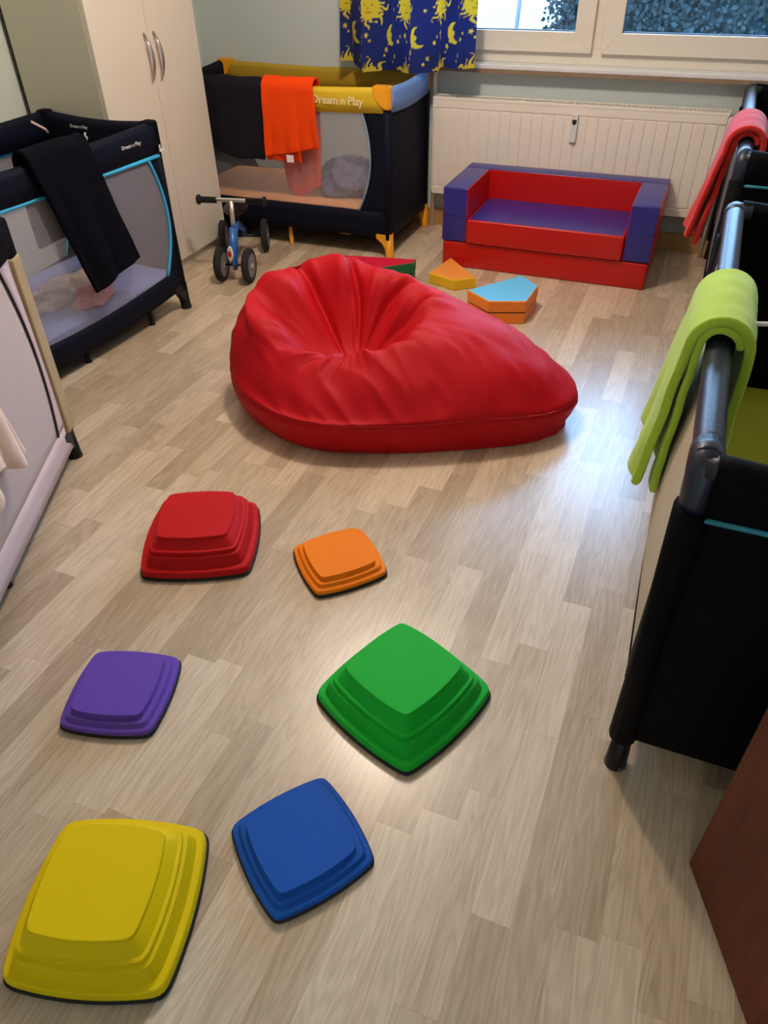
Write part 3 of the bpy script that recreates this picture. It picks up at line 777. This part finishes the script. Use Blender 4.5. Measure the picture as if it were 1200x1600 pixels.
# ---------------------------------------------------------------- stepping stones
def stone(x, y, rz, half, h, m, label, tall):
    t = thing('stepping_stone', (x, y, 0), rz, label, 'stepping stone')
    def contour(s, z, n=20, bul=.095, rad=.12):
        # convex-sided square with rounded corners
        pts = []
        r_ = rad*s; b_ = bul*s
        for q in range(4):
            a0 = q*PI/2
            side = []
            for k in range(n+1):
                u = -1+2*k/n
                side.append((u*(s-r_*.35), -(s+b_*(1-u*u)-b_*.15)))
            for (px, py) in side:
                pts.append((px*math.cos(a0)-py*math.sin(a0), px*math.sin(a0)+py*math.cos(a0), z))
        # round the corners by smoothing the closed outline
        for _ in range(3):
            m_ = len(pts); pts = [((pts[k-1][0]+2*pts[k][0]+pts[(k+1) % m_][0])/4, (pts[k-1][1]+2*pts[k][1]+pts[(k+1) % m_][1])/4, z) for k in range(m_)]
        return pts
    if tall:
        P = [(1.0, .009), (1.0, .021), (.990, .029), (.975, .0315), (.908, .0330), (.855, .060), (.850, .0635), (.843, .0655), (.800, .0668), (.798, .0690), (.803, .0705), (.803, .0760), (.797, .0785), (.756, .0800), (.662, h-.0095), (.655, h-.0085), (.651, h-.0020), (.643, h)]
    else:
        P = [(1.0, .008), (1.0, .016), (.992, .0210), (.975, .0230), (.912, .0242), (.874, h-.0175), (.868, h-.0150), (.786, h-.0140), (.772, h-.0125), (.769, h-.0025), (.760, h)]
    def loft(P, cap=True):
        vs = []; fs = []; n_c = 0
        for (s, z) in P:
            c_ = contour(half*s, z); n_c = len(c_); vs += c_
        for i in range(len(P)-1):
            for k in range(n_c): fs.append((i*n_c+k, i*n_c+(k+1) % n_c, (i+1)*n_c+(k+1) % n_c, (i+1)*n_c+k))
        fs.append(tuple(range((len(P)-1)*n_c, len(P)*n_c))); fs.append(tuple(range(n_c))[::-1])
        return vs, fs
    vs, fs = loft(P); o = make('body', vs, fs, m, t, True)
    bm = bmesh.new(); bm.from_mesh(o.data); bmesh.ops.remove_doubles(bm, verts=bm.verts, dist=.0002); bmesh.ops.recalc_face_normals(bm, faces=bm.faces); bm.to_mesh(o.data); bm.free()
    o.data.polygons.foreach_set('use_smooth', [True]*len(o.data.polygons))
    try: o.data.set_sharp_from_angle(angle=R(22))
    except Exception: pass
    vs, fs = loft([(1.005, 0), (1.022, .003), (1.022, .009), (1.005, .0115), (.98, .0115)])
    make('rubber_rim', vs, fs, M['rubber'], t, False)
stone(-.387, 1.018, R(-22.4), .150, .117, M['s_green'], 'large bright green stepping stone, the one nearest the black cot foot', True)
stone(-1.140, 1.326, R(24.2), .152, .112, M['s_red'], 'large red stepping stone with stepped tiers on the laminate floor', True)
stone(-.727, .374, R(17.6), .147, .112, M['s_yellow'], 'large yellow stepping stone with three tiers, nearest the camera', True)
stone(-.447, .605, R(-36.7), .108, .049, M['s_blue'], 'small low blue stepping stone between the yellow and green ones', False)
stone(-1.015, .782, R(15.7), .110, .049, M['s_purple'], 'small low purple stepping stone above the yellow one', False)
stone(-.722, 1.385, R(45.5), .106, .049, M['s_orange'], 'small low orange stepping stone in front of the bean bag', False)

# ---------------------------------------------------------------- foam sofa
sx0, sx1, sy0, sy1 = -1.183, -.152, 3.672, 4.155
t = thing('toddler_sofa', ((sx0+sx1)/2, (sy0+sy1)/2, 0), 0, 'small red and blue vinyl foam sofa in front of the radiator', 'sofa')
w = (sx1-sx0)/2; dp = (sy1-sy0)/2
bm = bmesh.new(); add_box(bm, -w+.006, w-.004, -dp, dp, 0, .128, .010, 3); from_bm('base_cushion', bm, M['vred'], t, True).data.set_sharp_from_angle(angle=R(50))
def two(name, x0, x1, y0, y1, z0, z1, top, sidef):
    """foam block: blue top/front, red inner and outer faces"""
    bm = bmesh.new(); add_box(bm, x0, x1, y0, y1, z0, z1, .008, 3)
    for f in bm.faces:
        c_ = f.normal
        f.material_index = sidef(c_, f.calc_center_median())
    o = from_bm(name, bm, [M['vblue'], M['vred']], t, True); o.data.set_sharp_from_angle(angle=R(50)); return o
side = lambda n, c: 1 if abs(n.x) > .5 else 0
for s in (-1, 1):
    xa, xb = (-w, -w+.128) if s < 0 else (w-.128, w)
    a = two('armrest', xa, xb, -dp-.002, dp-.10, .131, .390, 0, side)
    tube('seam', [(xa+.004, -dp-.0025, .262), (xb-.004, -dp-.0025, .262)], .0022, M['vblue'], a, n=6)
two('backrest', -w, w, dp-.098, dp+.0, .131, .390, 0, lambda n, c: 0 if n.z > .5 else 1)
bm = bmesh.new(); add_box(bm, -w+.131, w-.131, -dp-.014, dp-.10, .131, .248, .010, 3)
for f in bm.faces: f.material_index = 0 if (f.normal.z > .7 and abs(f.normal.x) < .3 and f.calc_area() > .01) else 1
o = from_bm('seat_cushion', bm, [M['vblue'], M['vred']], t, True); o.data.set_sharp_from_angle(angle=R(50))

# ---------------------------------------------------------------- folding foam pieces
def foam(name, poly, layers, th, mtop, mside, label, z0=0):
    cx_ = sum(p[0] for p in poly)/len(poly); cy_ = sum(p[1] for p in poly)/len(poly)
    t = thing(name, (cx_, cy_, z0), 0, label, 'foam wedge')
    pl = [(x-cx_, y-cy_) for x, y in poly]
    for k in range(layers):
        bm = bmesh.new(); za = k*(th+.004)
        k_ = 1.0 if k == layers-1 else .985
        add_prism(bm, [(x*k_, y*k_) for x, y in pl], za, za+th, .005, 0)
        for f in bm.faces: f.material_index = 0 if f.normal.z > .7 and f.calc_area() > .002 else 1
        o = from_bm('foam_layer', bm, [mtop, mside], t)
        if k < layers-1:
            bm = bmesh.new(); add_prism(bm, [(x*.96, y*.96) for x, y in pl], za+th, za+th+.004, 0); from_bm('gap_shade', bm, M['vblack'], o)  # black sheet between the layers, colour stands in for the gap's shade
    return t
foam('foam_wedge', [(-1.165, 3.42), (-1.015, 3.365), (-.925, 3.435), (-1.125, 3.655)], 1, .052, M['vorange2'], M['vyellow'],
     'orange topped foam wedge with yellow sides lying before the toddler sofa')
foam('foam_wedge', [(-.885, 3.145), (-.76, 3.055), (-.603, 3.11), (-.592, 3.30), (-.695, 3.40)], 2, .052, M['vsky'], M['vorange'],
     'sky blue topped folded foam wedge with orange sides, right of the bean bag')
foam('foam_wedge', [(-1.62, 3.36), (-1.37, 3.25), (-1.225, 3.38), (-1.235, 3.43)], 2, .052, M['vpink'], M['vgreen'],
     'crimson topped foam wedge with dark green sides behind the bean bag')
foam('foam_wedge', [(-1.80, 3.14), (-1.55, 2.95), (-1.5, 3.10), (-1.735, 3.29)], 1, .06, M['vyellow'], M['vyellow'],
     'yellow foam wedge mostly hidden behind the left of the bean bag')

# ---------------------------------------------------------------- balance bike
t = thing('balance_bike', (-2.19, 3.32, 0), 0, 'small blue four-wheeled toddler balance bike beside the wardrobe', 'balance bike')
OX, OY = -2.19, 3.32
F_ = Vector((-2.088, 3.12, .083)); B_ = Vector((-2.265, 3.515, .083))
fd = (F_-B_).normalized(); sdv = Vector((fd.y, -fd.x, 0)); sdv = -sdv if sdv.x < 0 else sdv
fa = Vector((.975, .22, 0)).normalized()   # steered front axle direction
def L_(v): return (v[0]-OX, v[1]-OY, v[2])
def wheel(c_, ax, r_=.083, wd=.034):
    bm = bmesh.new(); prof = [(-.5, .70), (-.5, .86), (-.36, .97), (-.12, 1), (.12, 1), (.36, .97), (.5, .86), (.5, .70)]
    n = 32; rings = []
    up = Vector((0, 0, 1)); sd2 = ax.cross(up).normalized()
    for k in range(n):
        a = 2*PI*k/n; rings.append([bm.verts.new(Vector(L_(c_))+ax*p_[0]*wd+(sd2*math.cos(a)+up*math.sin(a))*p_[1]*r_) for p_ in prof])
    for k in range(n):
        for j in range(len(prof)-1): 
            f = bm.faces.new((rings[k][j], rings[k][j+1], rings[(k+1) % n][j+1], rings[(k+1) % n][j])); f.smooth = True
    w_ = from_bm('wheel', bm, M['rubber'], t)
    bm = bmesh.new(); c0 = Vector(L_(c_))
    add_tube(bm, [c0-ax*wd*.46, c0-ax*wd*.30, c0+ax*wd*.30, c0+ax*wd*.46], [r_*.72, r_*.74, r_*.74, r_*.72], 28)
    from_bm('hub', bm, M['grey'], w_)
    bm = bmesh.new(); add_tube(bm, [c0-ax*wd*.62, c0+ax*wd*.62], r_*.13, 12); from_bm('axle_cap', bm, M['steel'], w_)
for s in (-1, 1):
    wheel(F_+fa*.072*s, fa); wheel(B_+sdv*.112*s, sdv)
tube('front_axle', [L_(F_-fa*.07), L_(F_+fa*.07)], .006, M['bplastic'], t)
tube('rear_axle', [L_(B_-sdv*.11), L_(B_+sdv*.11)], .007, M['bplastic'], t)
fk = F_.copy(); top = Vector((F_.x-.012, F_.y+.05, .25))
fork = tube('fork', [L_((F_.x, F_.y, .06)), L_((F_.x, F_.y-.002, .10)), L_(F_.lerp(top, .5)+Vector((0, -.006, 0))), L_(top)], [.012, .019, .026, .022], M['bluep'], t, n=14, ell=(1.1, .8))
st = Vector((top.x-.004, top.y+.02, .372))
tube('steering_stem', [L_(top), L_(st)], .011, M['steel'], t, n=12)
hb0, hb1 = st-fa*.165, st+fa*.165
bar = tube('handlebar', [L_(hb0), L_(st-fa*.05+Vector((0, 0, .002))), L_(st+fa*.05+Vector((0, 0, .002))), L_(hb1)], .010, M['steel'], t, n=12)
for s in (-1, 1):
    a, b = st+fa*.075*s, st+fa*.160*s
    tube('grip', [L_(a), L_(b), L_(b+fa*.001*s), L_(b+fa*.012*s)], [.0145, .0145, .024, .022], M['bplastic'], bar, n=14)
mid = top.lerp(B_, .45)+Vector((0, 0, .04))
fr = tube('frame', [L_(top+Vector((0, 0, -.01))), L_(top.lerp(mid, .5)+Vector((0, 0, .0))), L_(mid), L_((B_.x, B_.y, .12)), L_((B_.x, B_.y, .083))], [.022, .020, .018, .015, .012], M['bluep'], t, n=12)
bm = bmesh.new(); bmesh.ops.create_uvsphere(bm, u_segments=24, v_segments=14, radius=1)
sc_ = mid+Vector((0, 0, .075)); am = Matrix((( sdv.x, fd.x, 0), (sdv.y, fd.y, 0), (0, 0, 1)))
for v in bm.verts:
    q = v.co; q = Vector((q.x*(.062 if q.y < .2 else .062-.03*(q.y-.2)), q.y*.115, q.z*.026+(.012*q.y*q.y))); v.co = Vector(L_(sc_))+am @ q
from_bm('saddle', bm, M['bplastic'], t, True)
tube('seat_post', [L_(mid), L_(sc_)], .013, M['bplastic'], t)
# oval logo on the fork
lc = Vector((F_.x-.004, F_.y-.006, .145)); bm = bmesh.new()
nrm = (lc-Vector((F_.x, F_.y+.022, .145))).normalized(); sdx = Vector((1, .2, 0)).normalized()
def oval(bm, a_, b_, off, mi):
    vs = [bm.verts.new(Vector(L_(lc))+Vector((0, -.022-off, 0))+Vector((a_*math.cos(2*PI*k/20), 0, b_*math.sin(2*PI*k/20)))) for k in range(20)]
    vb = [bm.verts.new(v.co+Vector((0, .012, 0))) for v in vs]
    f = bm.faces.new(vs); f.material_index = mi
    for k in range(20):
        f = bm.faces.new((vs[k], vs[(k+1) % 20], vb[(k+1) % 20], vb[k])); f.material_index = mi
oval(bm, .014, .036, 0, 0); oval(bm, .010, .016, .001, 1)
from_bm('logo', bm, [M['label'], M['redp']], fork)

# ---------------------------------------------------------------- curtain
def build_curtain():
    x0, x1 = -1.900, -1.195; zb, ztp = .812, 2.28
    cloth_w = 1.12; nu, nv = 330, 420
    me_v = []; cols = []
    blue = (.003, .016, .135); yel = (.66, .52, .03); yd = (.42, .26, .01); pale = (.62, .66, .20)
    def pattern(a, b):
        # a across, b up (metres on the cloth)
        pw, ph = .27, .30
        col = blue
        ci = math.floor(a/pw); cj = math.floor(b/ph)
        for (dx, dy, kind) in ((.35, .90, 's'), (.35, -.10, 's'), (1.35, .90, 's'), (-.65, .90, 's'), (1.35, -.10, 's'), (-.65, -.10, 's'), (.80, .50, 'm'), (-.20, .50, 'm')):
            px = (ci+dx)*pw; py = (cj+dy)*ph
            X, Y = a-px, b-py
            if abs(X) > .1 or abs(Y) > .1: continue
            r = math.hypot(X, Y); th = math.atan2(Y, X)
            if kind == 's':
                if r < .048:
                    e = min(math.hypot(X-.017, Y-.011), math.hypot(X+.017, Y-.011))
                    if e < .0055: return yd
                    if abs(Y+.020+.8*X*X) < .0025 and abs(X) < .015: return yd
                    if abs(X) < .0028 and -.010 < Y < .006: return yd
                    return yel
                wob = th+.16*math.sin(r*110+th*3)
                ray = .5+.5*math.cos(15*wob)
                ln = .080+.018*math.cos(7.5*th)
                if r < ln and ray > .18+.80*(r-.048)/(ln-.048): return yel
            else:
                q = math.hypot(X-.024, Y-.008)
                if r < .046 and q > .040: return yel
                if math.hypot(X+.012, Y+.0) < .012 and r < .04: return yel
        # small stars
        for (dx, dy, rr) in ((.62, .30, .009), (.68, .38, .006), (.58, .22, .005), (.10, .42, .008), (.16, .50, .005), (.30, .52, .009), (.36, .44, .006), (.55, .80, .007), (.95, .86, .006), (.90, .12, .006), (.98, .20, .008)):
            px = (ci+dx)*pw; py = (cj+dy)*ph
            X, Y = a-px, b-py
            r = math.hypot(X, Y)
            if r < rr*(1+.35*math.cos(5*math.atan2(Y, X))): return yel
        return col
    vs = []
    for j in range(nv+1):
        v = j/nv; z0 = zb+(ztp-zb)*v
        for i in range(nu+1):
            u = i/nu; a = u*cloth_w
            amp = .055*(1-.25*v)
            ph = u*2*PI*3.1+.5*math.sin(v*3+u*5)
            y = amp*math.sin(ph)+.012*math.sin(u*2*PI*2.1+1)
            x = x0+(x1-x0)*(u+.018*math.sin(2*ph))
            z = z0+(1-v)*(.035*(1-sm(0, .25, u))+.028*sm(.70, .80, u)-.004)
            x += .02*(1-v)*(.5-u)*-1
            vs.append((x, 4.085+y, z)); cols.append(pattern(a+.06, v*1.45+.0))
    fs = [(j*(nu+1)+i, j*(nu+1)+i+1, (j+1)*(nu+1)+i+1, (j+1)*(nu+1)+i) for j in range(nv) for i in range(nu)]
    m = bpy.data.materials.new('sun_and_moon_cotton'); m.use_nodes = True; nt = m.node_tree; b = nt.nodes['Principled BSDF']; out = nt.nodes['Material Output']
    at = nt.nodes.new('ShaderNodeAttribute'); at.attribute_name = 'print'
    nt.links.new(at.outputs['Color'], b.inputs['Base Color']); b.inputs['Roughness'].default_value = .75
    tl = nt.nodes.new('ShaderNodeBsdfTranslucent'); mx = nt.nodes.new('ShaderNodeMixShader'); mx.inputs[0].default_value = .22
    nt.links.new(at.outputs['Color'], tl.inputs[0]); nt.links.new(b.outputs[0], mx.inputs[1]); nt.links.new(tl.outputs[0], mx.inputs[2]); nt.links.new(mx.outputs[0], out.inputs[0])
    o = make('curtain', vs, fs, m, None, True)
    ca = o.data.color_attributes.new('print', 'FLOAT_COLOR', 'POINT')
    flat = []
    for c_ in cols: flat += [*c_, 1]
    ca.data.foreach_set('color', flat)
    tag(o, 'blue curtain printed with yellow suns and moons left of the window', 'curtain')
    rod = tube('curtain_rail', [(-2.1, 4.085, 2.30), (.7, 4.085, 2.30)], .012, M['lampw'], n=12)
    tag(rod, 'white curtain rail above the window', 'curtain rail')
    bm = bmesh.new()
    for x in (-2.0, .6): add_box(bm, x-.01, x+.01, 4.085, YB, 2.292, 2.308)
    b_ = from_bm('bracket', bm, M['lampw'], rod)
build_curtain()

# ---------------------------------------------------------------- ceiling lamp
LX, LY = -1.08, 2.52
bm = bmesh.new(); add_tube(bm, [(LX, LY, ZC), (LX, LY, ZC-.03)], .16, 32)
tag(from_bm('ceiling_lamp', bm, M['lampw']), 'round white ceiling lamp in the middle of the room', 'lamp')
ld = bpy.data.lights.new('lamp', 'POINT'); ld.energy = 78; ld.color = (1, .84, .72); ld.shadow_soft_size = .08
lo = bpy.data.objects.new('lamp_light', ld); C.objects.link(lo); lo.location = (LX, LY, ZC-.2)
ld = bpy.data.lights.new('hall', 'POINT'); ld.energy = 12; ld.color = (1, .80, .6); ld.shadow_soft_size = .15
lo = bpy.data.objects.new('hallway_light', ld); C.objects.link(lo); lo.location = (.2, -1.0, 2.3)

# ---------------------------------------------------------------- outdoors
struct(box('ground', -30, 30, YB+.32, 60, -.5, -.35, M['pave']))
def hedge(x0, x1, y0, y1, z1, label):
    t = thing('hedge', ((x0+x1)/2, (y0+y1)/2, -.35), 0, label, 'hedge')
    rnd = random.Random(7); bm = bmesh.new()
    hw_, hd = (x1-x0)/2, (y1-y0)/2
    add_box(bm, -hw_+.2, hw_-.2, -hd+.25, hd-.25, 0, z1-.2)
    from_bm('inner_twigs', bm, M['hedge'], t)
    vs = []; fs = []
    for k in range(26000):
        x = rnd.uniform(-hw_, hw_); z = rnd.uniform(0, z1); y = -hd+.25+rnd.gauss(0, .10)+.18*noise.noise(Vector((x*.9, z*.9, 0)))-.15
        s = rnd.uniform(.025, .06); a, b = rnd.uniform(0, PI), rnd.uniform(-1, 1)
        u = Vector((math.cos(a), b*.5, math.sin(a))).normalized()*s; w_ = u.cross(Vector((rnd.uniform(-.5, .5), 1, rnd.uniform(-.5, .5)))).normalized()*s*.6
        c_ = Vector((x, y, z)); n0 = len(vs)
        vs += [c_-u, c_-w_, c_+u, c_+w_]; fs.append((n0, n0+1, n0+2, n0+3))
    make('foliage', vs, fs, M['hedge'], t)
hedge(-2.75, 7.5, 13.2, 14.6, 3.2, 'tall dark green hedge seen through the window panes')
pp = tube('metal_post', [(-3.05, 12.6, -.35), (-2.88, 12.6, 2.6)], .03, M['grey'], n=10)
tag(pp, 'thin grey post leaning beside the hedge outside', 'post')

# ---------------------------------------------------------------- world, camera
w = bpy.data.worlds.new('World'); bpy.context.scene.world = w; w.use_nodes = True
bg = w.node_tree.nodes['Background']; bg.inputs[0].default_value = (.36, .62, 1, 1); bg.inputs[1].default_value = 19.0

cam = bpy.data.cameras.new('Camera'); co = bpy.data.objects.new('Camera', cam); C.objects.link(co)
bpy.context.scene.camera = co
cam.sensor_fit = 'VERTICAL'; cam.sensor_height = 36; cam.lens = 1158.9/1600*36; cam.clip_start = .02
p, y, r = R(39.013), R(22.741), R(1.2746)
f = Vector((-math.sin(y)*math.cos(p), math.cos(y)*math.cos(p), -math.sin(p))); rt = Vector((math.cos(y), math.sin(y), 0)); dn = f.cross(rt)
rx = rt*math.cos(r)+dn*math.sin(r); dx = -rt*math.sin(r)+dn*math.cos(r)
mw = Matrix((( rx.x, -dx.x, -f.x, 0), (rx.y, -dx.y, -f.y, 0), (rx.z, -dx.z, -f.z, 1.45), (0, 0, 0, 1)))
co.matrix_world = mw
vs_ = bpy.context.scene.view_settings
vs_.view_transform = 'Standard'; vs_.look = 'None'; vs_.exposure = 0; vs_.gamma = 1; vs_.use_curve_mapping = False
